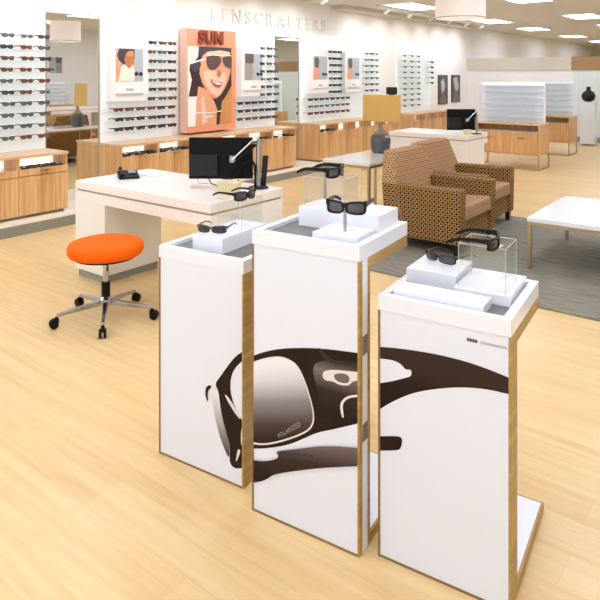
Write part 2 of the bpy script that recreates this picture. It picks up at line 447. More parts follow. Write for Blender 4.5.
for k in range(9, 2, -1):
    for c in range(3):
        ch = P1[9-k][c]
        rack_glasses(ch, True, (-6.49, 5.30+c*.17+random.uniform(-.01, .01), ZR[k]), PI/2+random.uniform(-.12, .12),
                     '%s sunglasses, %s shelf from top, %s column of three left of the SUN poster' % (STY[ch][2], ORD[9-k], COLN[c]), 'sunglasses left of the SUN poster')
fill(6.98, .165, 6, (2, 1, 0), ['kk']*7+['kkgkbk', 'kkkgtb', 'gbtkbb'], 'rack right of the SUN poster', False, 'sunglasses right of the SUN poster')
for k in range(9, 2, -1):
    for c in range(3):
        ch = ['sgs', 'gks', 'kgs', 'gkg', 'ssk', 'kkg', 'gkg'][9-k][c]
        rack_glasses(ch, False, (-6.49, 7.50+c*.165+random.uniform(-.01, .01), ZR[k]), PI/2+random.uniform(-.12, .12),
                     '%s sunglasses, %s shelf from top, %s of three before the far mirror' % (STY[ch][2], ORD[9-k], COLN[c]), 'sunglasses right of the SUN poster')
fill(8.78, .17, 8, (2, 1, 0), ['kk']*7+['kbkgkksk', 'ssbksgks', 'btbbkbgs'], 'rack right of the far mirror', False, 'sunglasses right of the far mirror')
for k in range(9, 2, -1):
    for c in range(3):
        ch = 'kkk'[c] if k != 5 else 'gkk'[c]
        rack_glasses(ch, False, (-6.49, 9.38+c*.155, ZR[k]), PI/2+random.uniform(-.12, .12),
                     '%s sunglasses, %s shelf from top, %s column of the dense black rack' % (STY[ch][2], ORD[9-k], COLN[c]), 'black sunglasses on the dense rack')
        ch = 'sgs'[c]
        rack_glasses(ch, False, (-6.49, 10.65+c*.2, ZR[k]), PI/2+random.uniform(-.12, .12),
                     '%s sunglasses, %s shelf from top, %s column at the long rack end' % (STY[ch][2], ORD[9-k], COLN[c]), 'sunglasses at the far end of the long rack')
fill(12.25, .33, 4, A10, ['sss.']*10, 'farthest rack', False, 'silver sunglasses on the farthest rack')
for k in (8, 7, 6, 5, 4):
    rack_glasses('k', False, (-6.49, 13.6, ZR[k]), PI/2, 'black sunglasses, %s shelf from top, right end of the farthest rack' % ORD[9-k], 'black sunglasses on the farthest rack')

def portrait(mb, x0, x1, z0, z1, y, variant):
    W, H_ = x1-x0, z1-z0
    q = lambda pts: [(x0+a*W, z1-b*H_) for a, b in pts]
    e = lambda i: y-.0006*i
    if variant == 0:      # woman in a white top looking down, warm
        mb.flat(q([(0,0),(1,0),(1,1),(0,1)]), e(1), 'print_bluegrey')
        mb.flat(q([(0,.15),(.2,.3),(.15,.6),(.3,1),(0,1)]), e(2), 'print_skin')
        mb.flat(q([(.12,0),(.68,0),(.68,.3),(.5,.55),(.3,.5),(.1,.35),(.05,.2)]), e(3), 'print_cap')
        mb.flat(q([(.35,.15),(.5,.05),(.66,.12),(.65,.45),(.48,.6),(.36,.5),(.3,.35)]), e(4), 'print_skin_dark')
        mb.flat(q([(.4,.1),(.6,.05),(.66,.2),(.42,.24)]), e(5), 'print_tan')
        mb.flat(q([(.2,.55),(.32,.47),(.45,.62),(.6,.5),(.7,.75),(.66,1),(.08,1)]), e(6), 'print_cream')
        mb.flat(q([(.66,.74),(.76,.69),(.82,.76),(.9,.7),(.98,.75),(.96,.84),(.86,.83),(.82,.77),(.76,.84),(.68,.82)]), e(7), 'print_hair')
    elif variant == 1:    # pale grey profile
        mb.flat(q([(0,0),(1,0),(1,1),(0,1)]), e(1), 'print_bluegrey')
        mb.flat(q([(.02,0),(.5,0),(.5,.35),(.3,.4),(.05,.45)]), e(2), 'print_mid')
        mb.flat(q([(.1,.35),(.4,.38),(.5,.7),(.4,1),(0,1),(0,.5)]), e(3), 'print_faint')
        mb.flat(q([(.62,.74),(.74,.70),(.82,.76),(.9,.7),(1,.76),(.95,.86),(.82,.8),(.72,.86)]), e(4), 'print_black')
    elif variant == 2:    # rosy figure
        mb.flat(q([(0,0),(1,0),(1,1),(0,1)]), e(1), 'print_bluegrey')
        mb.flat(q([(.05,.1),(.3,0),(.42,.2),(.35,.6),(.1,.5)]), e(2), 'print_mid')
        mb.flat(q([(.05,.45),(.35,.5),(.45,.8),(.4,1),(0,1)]), e(3), 'print_skin')
        mb.flat(q([(.6,.74),(.74,.70),(.82,.76),(.9,.7),(1,.76),(.95,.86),(.82,.8),(.7,.86)]), e(4), 'print_black')
    else:                 # dark monochrome
        mb.flat(q([(0,0),(1,0),(1,1),(0,1)]), e(1), 'print_charcoal')
        mb.flat(q([(.2,.2),(.5,.1),(.7,.35),(.55,.6),(.3,.65)] if variant == 3 else [(.1,.1),(.6,.05),(.85,.4),(.6,.7),(.3,.5)]), e(2), 'print_bluegrey')
        mb.flat(q([(.3,.6),(.6,.55),(.9,1),(.1,1)]), e(3), 'print_mid')
def poster_box(y, label, variant, w=.58, z0=1.27, z1=2.05, x=-6.62, d=.12):
    r = empty('photo_display', (x, y, z0), PI/2, label, 'poster')
    MB().box(0, w, -d, 0, 0, z1-z0, 'poster_white').build('panel', r, bevel=.004)
    g = MB(); portrait(g, .07, w-.09, .25, z1-z0-.12, -d-.0006, variant); g.build('photograph', r)
    s = MB(); s.box(.06, w-.10, -d-.02, -d, .09, .10, 'print_grey'); s.box(.07, w-.11, -d-.004, -d, .10, .20, 'white_paper')
    s.flat([(.22, .13), (.34, .13), (.34, .16), (.22, .16)], -d-.005, 'print_grey'); s.build('caption_ledge', r)
    return r
poster_box(4.66, 'white raised panel with colour photo of person in white top beside dark sunglasses', 0)
poster_box(7.00, 'white raised panel with pale grey profile photo right of the SUN poster', 1)
poster_box(8.78, 'white raised panel with rosy photo right of the far mirror', 2)
poster_box(9.87, 'white raised panel with small rosy photo high above the far oak cabinets', 2)
def wall_print(y, w, z0, z1, label, v):
    r = empty('wall_poster', (-6.65, y, z0), PI/2, label, 'poster')
    MB().box(0, w, -.03, 0, 0, z1-z0, 'print_charcoal').build('board', r)
    g = MB(); portrait(g, .01, w-.01, .01, z1-z0-.01, -.031, v); g.build('print', r)
wall_print(14.2, .52, .88, 1.6, 'dark monochrome poster beside the farthest rack', 3)
wall_print(14.98, .5, .9, 1.6, 'grey monochrome poster, the one nearest the partition', 4)

# the big sun poster
sp = empty('sun_poster', (-6.615, 5.865, .80), PI/2, 'large salmon orange poster box reading SUN with a smiling woman in aviators', 'poster')
W, Hh, D = .973, 1.45, .14
b = MB(); b.box(0, W, -D, 0, 0, Hh, 'sun_pink'); b.build('box', sp, bevel=.003)
b = MB(); b.box(0.01, W, -D-.012, -D, 0, Hh-.005, 'sun_salmon'); b.build('front_frame', sp)
pc = MB(); x0, x1, z0, z1 = .012, .875, .085, 1.20
q = lambda pts: [(x0+(a-35)/268*(x1-x0), z1-(b_-98)/482*(z1-z0)) for a, b_ in pts]
yy = -D-.0125
LAY = [
 ('print_cream', [(35,98),(303,98),(303,580),(35,580)]),
 ('print_hair', [(100,98),(303,98),(303,330),(280,480),(190,520),(120,470),(90,400),(40,400),(60,300),(45,240),(50,195),(75,190),(95,160)]),
 ('print_skin', [(110,180),(125,150),(150,128),(230,118),(296,130),(298,240),(285,300),(262,352),(235,395),(205,418),(185,412),(150,375),(120,320),(103,262)]),
 ('print_skin_light', [(120,250),(160,240),(200,250),(235,260),(262,250),(270,300),(245,370),(215,405),(180,385),(140,330)]),
 ('print_cap', [(98,98),(303,98),(300,125),(250,112),(190,118),(140,135),(112,165),(100,140)]),
 ('print_skin_light', [(150,128),(230,116),(290,124),(292,150),(140,152)]),
 ('print_skin', [(95,340),(130,350),(180,412),(200,440),(235,470),(225,580),(80,580),(85,430)]),
 ('print_hair', [(186,420),(215,415),(245,390),(280,330),(303,300),(303,360),(250,430),(225,580),(205,580),(210,480)]),
 ('print_tan', [(240,440),(270,400),(303,340),(303,580),(225,580)]),
 ('print_skin_light', [(110,420),(128,400),(150,560),(120,575)]),
 ('print_white', [(35,430),(62,415),(85,400),(82,480),(75,580),(35,580)]),
 ('print_cap', [(52,200),(100,180),(112,205),(100,240),(75,258),(55,240)]),
 ('print_white', [(48,196),(90,182),(140,168),(142,176),(95,190),(52,206)]),
 ('print_lens', [(143,168),(150,155),(180,148),(212,150),(232,160),(236,185),(222,215),(196,236),(172,240),(155,225),(145,200)]),
 ('print_lens', [(243,165),(262,152),(290,150),(303,158),(303,225),(288,228),(262,215),(248,195)]),
 ('print_white', [(140,150),(180,143),(225,146),(262,147),(298,144),(298,148),(262,152),(225,151),(180,149),(144,156)]),
 ('print_skin_dark', [(222,235),(236,262),(228,280),(208,276),(212,250)]),
 ('print_lips', [(165,295),(200,312),(242,315),(238,335),(222,352),(200,345),(180,325)]),
 ('print_white', [(176,304),(200,317),(236,320),(230,332),(205,330),(186,318)]),
 ('print_white', [(75,494),(160,500),(235,494),(235,500),(160,507),(75,501)]),
 ('print_white', [(130,522),(178,522),(178,530),(130,530)])]
for i, (mn, pts) in enumerate(LAY): pc.flat(q(pts), yy-.0006*i, mn)
pc.build('photograph', sp)
def letter(ch, size, depth, mt, parent, x, y, z, name='letter', face=-1, bold=0, squash=1):
    cu = bpy.data.curves.new('letter', 'FONT'); cu.body = ch; cu.size = size; cu.extrude = depth; cu.offset = bold
    t = bpy.data.objects.new('tmp', cu); col.objects.link(t)
    bpy.context.view_layer.update()
    me = bpy.data.meshes.new_from_object(t.evaluated_get(bpy.context.evaluated_depsgraph_get()))
    bpy.data.objects.remove(t)
    xs = [v.co.x for v in me.vertices]; x_0, x_1 = min(xs), max(xs)
    for v in me.vertices: a, b_, c = v.co; v.co = (x+(a-x_0)*squash, y-c, z+b_)
    me.materials.clear(); me.materials.append(M[mt])
    o = bpy.data.objects.new(name, me); col.objects.link(o); o.parent = parent
    return o, (x_1-x_0)*squash
def word(txt, size, depth, mt, parent, x, y, z, gap, bold=0, squash=1, total=None, name='letter'):
    os = []; cx = x
    for ch in txt:
        if ch == ' ': cx += size*.3; continue
        o, w_ = letter(ch, size, depth, mt, parent, cx, y, z, name, bold=bold, squash=squash); cx += w_+gap; os.append(o)
    return os, cx-gap-x
word('SUN', .245, .018, 'sun_brown', sp, .20, -D-.03, Hh-.20, .018, bold=.012, squash=.95)

ws = empty('wall_lettering', (-6.65, 6.5, 2.40), PI/2, 'raised white capital letters of the shop name high on the white wall', 'sign')
word('LENSCRAFTERS', .30, .012, 'letter_white', ws, 0, -.012, 0, .098, squash=1.04)

# mirrors
def mirror(y0, y1, z1, label):
    r = empty('wall_mirror', (-6.65, y0, .12), 0, label, 'mirror')
    MB().box(0.001, .012, .005, y1-y0-.005, .002, z1-.12, 'mirror_silver').build('mirror_pane', r)
    f = MB(); f.box(0, .02, -.004, .006, 0, z1-.12, 'steel'); f.box(0, .02, y1-y0-.006, y1-y0+.004, 0, z1-.12, 'steel'); f.box(0, .018, 0, y1-y0, z1-.13, z1-.12, 'steel')
    f.build('mirror_frame', r)
mirror(3.885, 4.585, 2.32, 'tall wall mirror between the leftmost rack and the photo panel, reflecting the shop')
mirror(7.94, 8.60, 2.24, 'tall narrow wall mirror farther along, right of the SUN poster rack')

# ------------------------------------------------------------------ oak cabinets along the wall
def cabinet_unit(w, two_door, trayrows=True):
    r = empty('display_cabinet', (0, 0, 0))
    d = .46
    b = MB()
    b.box(0, .018, -d, 0, 0, .59, 'cabinet_oak'); b.box(w-.018, w, -d, 0, 0, .59, 'cabinet_oak')
    b.box(.018, w-.018, -d, 0, 0, .018, 'cabinet_oak'); b.box(.018, w-.018, -.02, 0, .018, .59, 'cabinet_oak')
    b.build('body', r)
    MB().box(.018, w-.018, -d+.02, -.02, .45, .462, 'white_lacquer').build('tray', r)
    MB().box(.018, w-.018, -.20, -.19, .465, .585, 'tray_glow').build('glow_fill', r)  # glowing strip added inside to brighten the open tray
    def handle(par, z):
        h = MB(); h.box(w/2-.05, w/2+.05, -d-.045, -d-.02, z, z+.012, 'champagne'); h.box(w/2-.05, w/2+.05, -d-.02, -d-.018, z-.006, z+.012, 'champagne'); h.build('handle', par, bevel=.002)
    if two_door:
        f = MB().box(.003, w-.003, -d-.018, -d, .405, .475, 'cabinet_oak').build('drawer', r, bevel=.002); handle(f, .445)
        MB().box(.003, w-.003, -d-.018, -d, .004, .398, 'cabinet_oak').build('door', r, bevel=.002)
    else:
        f = MB().box(.003, w-.003, -d-.018, -d, .004, .475, 'cabinet_oak').build('drawer', r, bevel=.002); handle(f, .452)
    return r
UW = .558
protoA = None; protoB = None
def cab_run(y0, n, two, labels, group):
    global protoA, protoB
    for i in range(n):
        if two:
            if protoA is None: protoA = cabinet_unit(UW, True); o = protoA
            else: o = copy_tree(protoA)
        else:
            if protoB is None: protoB = cabinet_unit(UW, False); o = protoB
            else: o = copy_tree(protoB)
        put(o, (-6.645, y0+i*UW, .15), PI/2); tag(o, labels[i], 'cabinet', group)
def top_and_end(y0, y1, lab):
    t = MB(); t.box(-6.648, -6.155, y0-.0, y1+.0, .742, .77, 'oak_top'); o = t.build('cabinet_worktop', bevel=.003)
    tag(o, lab, 'worktop')
cab_run(3.873-2*UW, 2, True, ['oak display cabinet at the far left edge with a drawer over a door', 'oak display cabinet with drawer over door, below the leftmost rack, next to mirror'], 'leftmost oak cabinets')
top_and_end(3.873-2*UW, 3.873, 'light oak worktop over the leftmost cabinets')
nm = ['nearest the tall mirror', 'second from the tall mirror', 'third from the tall mirror, below the SUN poster', 'fourth from the tall mirror, behind the monitor', 'fifth from the tall mirror, below the grey photo', 'last before the far mirror']
cab_run(4.58, 6, False, ['oak display cabinet with open glasses tray, '+s for s in nm], 'middle row of oak cabinets')
top_and_end(4.58, 4.58+6*UW, 'long light oak worktop under the SUN poster')
nm = ['right after the narrow far mirror', 'second from the narrow far mirror', 'third from the narrow far mirror', 'fourth from the narrow far mirror, partly behind the vase', 'behind the tan board']
cab_run(8.60, 5, False, ['oak display cabinet, '+s for s in nm], 'far row of oak cabinets')
top_and_end(8.60, 8.60+5*UW, 'light oak worktop over the row behind the vase')
cab_run(12.06, 3, False, ['oak display cabinet of the farthest row, %s, behind the far desk' % s for s in ('nearest one', 'middle one', 'last one')], 'farthest row of oak cabinets')
top_and_end(12.06, 12.06+3*UW, 'light oak worktop of the farthest row behind the far desk')
# finished sides of the plinth boxes under the cabinets
for i, (a, b_) in enumerate(((3.873-2*UW, 3.873), (4.58, 4.58+6*UW), (8.6, 8.6+5*UW), (12.06, 12.06+3*UW))):
    structure(MB().box(-6.64, -6.22, a+.02, b_-.02, .12, .15, 'plinth_grey'), 'trim_%d' % (i+3))
# sunglasses lying in the open trays
def tray(y0, n, where, keys, rows=2):
    for i in range(n):
        c = i % (n//rows) if rows > 1 else i; rw = i//(n//rows) if rows > 1 else 0
        dx = (UW-.18)/max(1, n//rows-1)
        k = keys[i % len(keys)]
        rack_glasses(k, False, (-6.19-.115*rw-random.uniform(0, .01), y0+.09+c*dx+random.uniform(-.01, .01), .6125), PI/2+random.uniform(-.2, .2),
                     '%s sunglasses, %s row, %s from left, %s' % (STY[k][2], ['front', 'rear'][rw], COLN[c], where), 'sunglasses in cabinet trays', sc=.62 if n > 6 else .9)
tray(3.873-UW, 10, 'tray of the leftmost cabinets', 'kgkbkgkkbk')
tray(4.58, 6, 'tray nearest the tall mirror', 'kbktgb'); tray(4.58+UW, 6, 'second tray from the mirror', 'kskkbs'); tray(4.58+2*UW, 4, 'third tray below the SUN poster', 'bkst')
tray(4.58+4*UW, 4, 'tray below the grey profile photo', 'kbks'); tray(4.58+5*UW, 4, 'tray before the narrow far mirror', 'bkgk')
tray(8.60, 6, 'first tray after the narrow far mirror', 'kbgksk')

# ------------------------------------------------------------------ free-standing gondolas at the far right
def gondola(x0, y0, w, label):
    r = empty('display_counter', (x0, y0, 0), 0, label, 'display counter', 'white and oak display counters at the far end')
    d = .58
    b = MB(); b.box(0, .02, 0, d, .25, .75, 'cabinet_oak'); b.box(w-.02, w, 0, d, .25, .75, 'cabinet_oak'); b.box(.02, w-.02, 0, d, .25, .27, 'cabinet_oak'); b.box(.02, w-.02, .3, .32, .27, .75, 'cabinet_oak')
    b.build('body', r)
    MB().box(0, w, 0, d, .75, .77, 'oak_top').build('worktop', r, bevel=.002)
    MB().box(.02, w-.02, .02, .3, .63, .64, 'white_lacquer').build('tray', r)
    for i in range(2):
        a = .02+i*(w-.04)/2
        f = MB().box(a+.003, a+(w-.04)/2-.003, -.015, .003, .27, .625, 'cabinet_oak').build('drawer', r, bevel=.002)
        MB().box(a+(w-.04)/4-.05, a+(w-.04)/4+.05, -.04, -.0155, .53, .54, 'champagne').build('handle', f)
    for x in (0, w-.02):
        l = MB(); l.box(x, x+.02, -.01, .01, 0, .25, 'champagne'); l.box(x, x+.02, d-.02, d, 0, .25, 'champagne'); l.box(x, x+.02, .01, d-.02, 0, .02, 'champagne'); l.build('leg_frame', r)
    MB().box(.02, w-.02, -.005, .01, 0.0, .015, 'champagne').build('rail', r)
    MB().box(.0, w, .33, .37, .77, 1.47, 'counter_glow').build('back_panel', r)
    for k in range(6):
        s = MB(); s.box(.01, w-.01, .16, .33, .86+k*.11, .868+k*.11, 'counter_shelf'); s.build('shelf', r)
    return r
gondola(-4.28, 10.67, 1.10, 'white shelf counter with oak drawers, the nearer one at the far right')
gondola(-4.45, 13.04, 1.15, 'white shelf counter with oak drawers, the farther one by the partition')

# items near the partition
hb = empty('camera_dome', (-6.05, 15.95, 1.1), 0, 'small black object mounted on the white partition behind the far desk', 'wall fitting')
MB().box(-.12, .12, -.09, .0, -.05, .05, 'black_plastic').build('housing', hb, bevel=.02); MB().box(-.03, .03, 0, .05, -.03, .03, 'black_plastic').build('bracket', hb)
pe = empty('pedestal', (-3.46, 15.3, 0), 0, 'tall white pedestal before the pale partition at the right edge', 'pedestal')
MB().box(-.15, .15, -.15, .15, .04, .99, 'white_lacquer').build('column', pe, bevel=.004); MB().box(-.13, .13, -.13, .13, 0, .04, 'skirting_grey').build('base', pe)
ro = MB().lathe([(.05, 0), (.13, .05), (.15, .13), (.12, .21), (.05, .26), (.04, .32), (.055, .34)], 'dark_grey', 20).build('vase', smooth=True); put(ro, (-3.46, 15.3, .9905)); tag(ro, 'dark rounded vase on the tall white pedestal at the right edge', 'vase')

# ------------------------------------------------------------------ white desks
def desk(x0, y0, w, d, legw, legd, label, group='white service desks', rw=None):
    rw = rw or legw; rd = d if rw < legw else legd
    r = empty('desk', (x0, y0, 0), 0, label, 'desk', group)
    MB().box(0, w, 0, d, .695, .76, 'white_desk').build('desktop', r, bevel=.004)
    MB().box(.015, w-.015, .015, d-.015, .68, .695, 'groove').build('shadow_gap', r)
    MB().box(.0, w, .0, d, .605, .68, 'white_desk').build('apron', r, bevel=.003)
    MB().box(0, legw, .0, legd, .06, .605, 'white_desk').build('leg', r, bevel=.003)
    MB().box(w-rw, w, .0, rd, .06, .605, 'white_desk').build('leg', r, bevel=.003)
    MB().box(.02, legw-.02, .02, legd-.02, 0, .06, 'skirting_grey').build('foot_plinth', r)
    MB().box(w-rw+.01, w-.01, .02, rd-.02, 0, .06, 'skirting_grey').build('foot_plinth', r)
    return r
desk(-4.47, 2.87, 1.53, .75, .39, .55, 'white rectangular desk with thick top, standing behind the orange stool', rw=.06)
desk(-4.65, 8.25, 1.24, .72, .36, .6, 'white desk farther back, behind the patterned armchairs')

# desk 1 items
def monitor(loc, rz, w, h, label, pole, armtop):
    r = empty('monitor', loc, rz, label, 'monitor', None)
    MB().box(-w/2, w/2, -.015, .02, -h/2, h/2, 'black_plastic').build('screen', r, bevel=.006)
    MB().box(-w/2+.008, w/2-.008, .0201, .022, -h/2+.008, h/2-.008, 'black_gloss').build('display_glass', r)
    MB().box(-w/2+.01, -w/2+.01+w*.44, -.06, -.015, -h/2+.03, .03, 'dark_grey').build('rear_housing', r, bevel=.008)
    MB().box(w*.14, w*.22, -.03, -.015, -.03, .02, 'steel').build('mount_plate', r, bevel=.003)
    MB().lathe([(.022, 0), (.022, .03)], 'chrome', 16, Matrix.Translation((w*.19, -.035, -.005)) @ Matrix.Rotation(PI/2, 4, 'X')).build('pivot', r, smooth=False)
    a = MB(); p0 = Vector((w*.19, -.06, -.005)); p1 = Vector(armtop)
    a.tube([p0, p1], .008, 'chrome'); a.tube([p0+Vector((.02, .0, -.02)), p1+Vector((.02, 0, -.03))], .013, 'black_plastic'); a.tube([p1, p1+Vector((.03, 0, 0))], .022, 'chrome', 12); a.build('arm', r)
    px, py, ztop, zbot = pole
    c = MB(); c.tube([(px, py, zbot+.01), (px, py, ztop)], .017, 'chrome', 12); c.build('pole', r, smooth=False)
    MB().lathe([(.075, 0), (.075, .008), (.02, .015)], 'dark_grey', 20, Matrix.Translation((px, py, zbot))).build('base', r)
    return r
mx, my = room(-.594, 4.70)
rzv = math.atan2(SA, CA)       # face parallel to the picture
mo = monitor((mx, my, .976), rzv, .48, .31, 'black monitor seen from behind on a chrome arm, on the nearer white desk', (.285, -.05, .148, -.216), (.245, -.06, .14))
cb = MB(); cb.tube([(-.09, -.02, -.15), (-.07, -.04, -.185), (-.02, -.05, -.20), (.06, -.05, -.195), (.14, -.03, -.16)], .004, 'black_plastic'); cb.build('cable', mo)
cb = MB(); cb.tube([(.08, -.03, -.15), (.14, -.06, -.09), (.19, -.07, -.03), (.24, -.07, -.01), (.262, -.07, -.05), (.262, -.07, -.20)], .010, 'black_plastic'); cb.build('cable', mo)
cb = MB(); cb.tube([(-.17, -.01, -.155), (-.17, -.02, -.185), (-.09, -.02, -.19)], .003, 'steel'); cb.build('cable_clip', mo)
x_, y_ = room(-.245, 4.66)
o = MB().hexa([(-.028,-.01,0),(.012,-.01,0),(.012,.012,0),(-.028,.012,0),(-.008,-.03,.24),(.034,-.03,.24),(.034,-.008,.24),(-.008,-.008,.24)], 'dark_grey').build('card_terminal', bevel=.003)
put(o, (x_-.03, y_, .76), rzv); tag(o, 'slim dark grey upright device standing right of the chrome monitor pole', 'terminal')
x_, y_ = room(-1.40, 5.10)
ph = empty('telephone', (x_, y_, .76), rzv+.4, 'black desk telephone at the left rear of the nearer white desk', 'telephone')
MB().hexa([(-.08,-.07,0),(.08,-.07,0),(.08,.08,0),(-.08,.08,0),(-.08,-.07,.015),(.08,-.07,.015),(.08,.08,.055),(-.08,.08,.055)], 'black_plastic').build('base', ph, bevel=.005)
hs = MB(); hs.tube([(-.055, -.06, .035), (-.055, -.02, .05), (-.055, .04, .06), (-.055, .075, .07)], [.016, .012, .012, .018], 'black_plastic', 8); hs.build('handset', ph)
MB().hexa([(.0,.0,.038),(.06,.0,.038),(.06,.06,.056),(.0,.06,.056),(.0,.0,.042),(.06,.0,.042),(.06,.06,.060),(.0,.06,.060)], 'mid_grey').build('keypad', ph)
o = MB().box(-.17, .17, -.12, .12, 0, .012, 'white_paper').build('paper_stack', bevel=.002); put(o, (-4.25, 3.45, .76), 0); tag(o, 'low stack of white papers behind the black telephone', 'paper')
x_, y_ = room(-.497, 4.40)
bx = empty('cardboard_box', (x_, y_, .76), rzv-.2, 'small beige box on the nearer white desk below the monitor', 'box')
MB().box(-.075, .075, -.045, .045, 0, .085, 'beige_box').build('body', bx, bevel=.003); MB().box(-.077, .077, -.047, .047, .075, .09, 'beige_box').build('lid', bx, bevel=.002)
x_, y_ = room(-.49, 4.28)
o = MB().box(-.05, .05, -.03, .03, 0, .006, 'pink_card').build('card', bevel=.001); put(o, (x_-.02, y_-.02, .76), rzv); tag(o, 'small pink card lying in front of the beige box', 'card')

# desk 2 items
mx, my = room(2.306, 8.95)
mo2 = monitor((mx, my, .962), rzv, .40, .30, 'black monitor seen from behind on the far white desk', (.215, -.03, .09, -.202), (.18, -.05, .10))
x_, y_ = room(2.40, 8.78)
o = MB().lathe([(.05, 0), (.06, .04), (.055, .07)], 'beige_box', 14).build('paper_tray'); put(o, (x_-.05, y_, .76)); tag(o, 'small beige dish on the right end of the far white desk', 'dish')
tb = empty('partition_board', (-5.63, 9.10, 0), 0, 'large tan board on slim metal legs behind the left end of the far white desk', 'board')
MB().box(0, .71, -.02, .02, .82, 1.27, 'tan_board').build('panel', tb, bevel=.006)
for x in (.06, .65):
    lg = MB(); lg.tube([(x, 0, 0.01), (x, 0, .82)], .010, 'champagne'); lg.box(x-.02, x+.02, -.14, .14, 0, .012, 'champagne'); lg.build('leg', tb)
mk = empty('sign_holder', (-5.08, 9.10, 1.27), 0, 'small dark upright sign standing on top of the tan board', 'sign')
MB().box(-.10, .10, -.008, .008, .01, .13, 'dark_grey').build('sign_plate', mk, bevel=.003); MB().box(-.05, .05, -.018, .018, 0.001, .012, 'dark_grey').build('foot', mk)

# ------------------------------------------------------------------ stools
def stool(loc, rz, label):
    r = empty('stool', loc, rz, label, 'stool', 'orange swivel stools')
    pr = [(.0, .415), (.20, .415), (.232, .425), (.243, .445), (.243, .475), (.232, .497), (.20, .507), (.0, .510)]
    MB().lathe([(max(a, .002), z) for a, z in pr], 'orange_fabric', 40).build('seat', r, smooth=True)
    MB().lathe([(.10, .395), (.20, .405), (.20, .416)], 'black_plastic', 24).build('seat_plate', r)
    c = MB(); c.lathe([(.028, .10), (.028, .24)], 'black_plastic', 16); c.lathe([(.018, .24), (.018, .40)], 'chrome', 16); c.build('column', r, smooth=False)
    MB().lathe([(.04, .09), (.045, .10), (.045, .13), (.03, .145)], 'chrome', 16).build('hub', r, smooth=False)
    lv = MB(); lv.tube([(.03, 0, .385), (.16, .02, .38), (.2, .02, .37)], .005, 'black_plastic'); lv.build('lever', r)
    for k in range(5):
        a = 2*PI*k/5; T = Matrix.Rotation(a, 4, 'Z')
        l = MB(); l.hexa([(.03,-.018,.09),(.31,-.011,.068),(.31,.011,.068),(.03,.018,.09),(.03,-.018,.125),(.31,-.011,.088),(.31,.011,.088),(.03,.018,.125)], 'chrome', T)
        lg = l.build('leg', r, bevel=.004)
        w = MB(); w.tube([(.31, 0, .045), (.31, 0, .07)], .008, 'black_plastic', 8, T)
        for s in (-1, 1):
            w.lathe([(.012, -.009), (.027, -.007), (.027, .007), (.012, .009)], 'black_plastic', 16, T @ Matrix.Translation((.325, s*.014, .028)) @ Matrix.Rotation(PI/2, 4, 'X'))
        w.box(.295, .335, -.012, .012, .035, .06, 'black_plastic', T); w.build('castor', lg)
    return r
x_, y_ = room(-1.28, 4.12)
stool((x_, y_, 0), math.atan2(SA, CA)+math.radians(-76), 'round bright orange swivel stool on castors in front of the nearer white desk')
stool((-3.46, 6.92, 0), .5, 'round orange swivel stool glimpsed between the two armchairs')

# ------------------------------------------------------------------ rug, armchairs, tables, vase
o = MB().box(-3.05, .4, 4.40, 7.04, 0, .012, 'rug_wool').build('rug'); tag(o, 'flat grey green rug under the armchairs and the white coffee table', 'rug')
def armchair(loc, label):
    r = empty('armchair', loc, 0, label, 'armchair', 'patterned armchairs side by side')
    # local: x forward 0..0.74 (rear at 0), y width 0..0.86
    D_, W_, A_ = .74, .86, .13
    for y0 in (0, W_-A_):
        MB().hexa([(.225,y0,.10),(D_,y0,.10),(D_,y0+A_,.10),(.225,y0+A_,.10),(.105,y0,.575),(D_+.01,y0,.585),(D_+.01,y0+A_,.585),(.105,y0+A_,.575)], 'chair_weave').build('arm', r, bevel=.016, seg=3)
    MB().box(.23, D_-.02, A_, W_-A_, .10, .29, 'chair_weave').build('base', r, bevel=.012, seg=3)
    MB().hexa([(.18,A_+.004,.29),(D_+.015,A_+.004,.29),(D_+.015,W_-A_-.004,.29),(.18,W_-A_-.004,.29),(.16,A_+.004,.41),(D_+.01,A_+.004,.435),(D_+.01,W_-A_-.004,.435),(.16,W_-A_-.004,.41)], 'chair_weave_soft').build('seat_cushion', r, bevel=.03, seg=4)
    # backrest: a raked slab, full width up to the arms and narrowing above them; darker cover behind, softer face in front
    def ring(xr, xf, z, a): return [(xr, a, z), (xf, a, z), (xf, W_-a, z), (xr, W_-a, z)]
    V_ = ring(.0, .22, .10, .002)+ring(-.045, .105, .575, .012)+ring(-.095, .035, .865, .135)
    b_ = MB(); b_.add(V_, [(0,3,2,1), (0,1,5,4), (2,3,7,6), (3,0,4,7), (4,5,9,8), (6,7,11,10), (7,4,8,11), (1,2,6,5), (5,6,10,9), (8,9,10,11)], 'chair_weave')
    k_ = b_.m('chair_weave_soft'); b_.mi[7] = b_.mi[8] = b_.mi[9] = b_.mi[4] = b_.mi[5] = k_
    b_.build('backrest', r, bevel=.022, seg=3)
    for x, y in ((.05, .05), (.05, W_-.05), (D_-.05, .05), (D_-.05, W_-.05)):
        MB().hexa([(x-.018,y-.018,0),(x+.018,y-.018,0),(x+.018,y+.018,0),(x-.018,y+.018,0),(x-.027,y-.027,.10),(x+.027,y-.027,.10),(x+.027,y+.027,.10),(x-.027,y+.027,.10)], 'black_leg').build('leg', r)
    return r
armchair((-2.94, 5.13, .012), 'brown patterned armchair, the nearer of the two, right behind the middle display stand')
armchair((-3.06, 6.02, .012), 'brown patterned armchair, the farther of the two, beyond the first armchair')

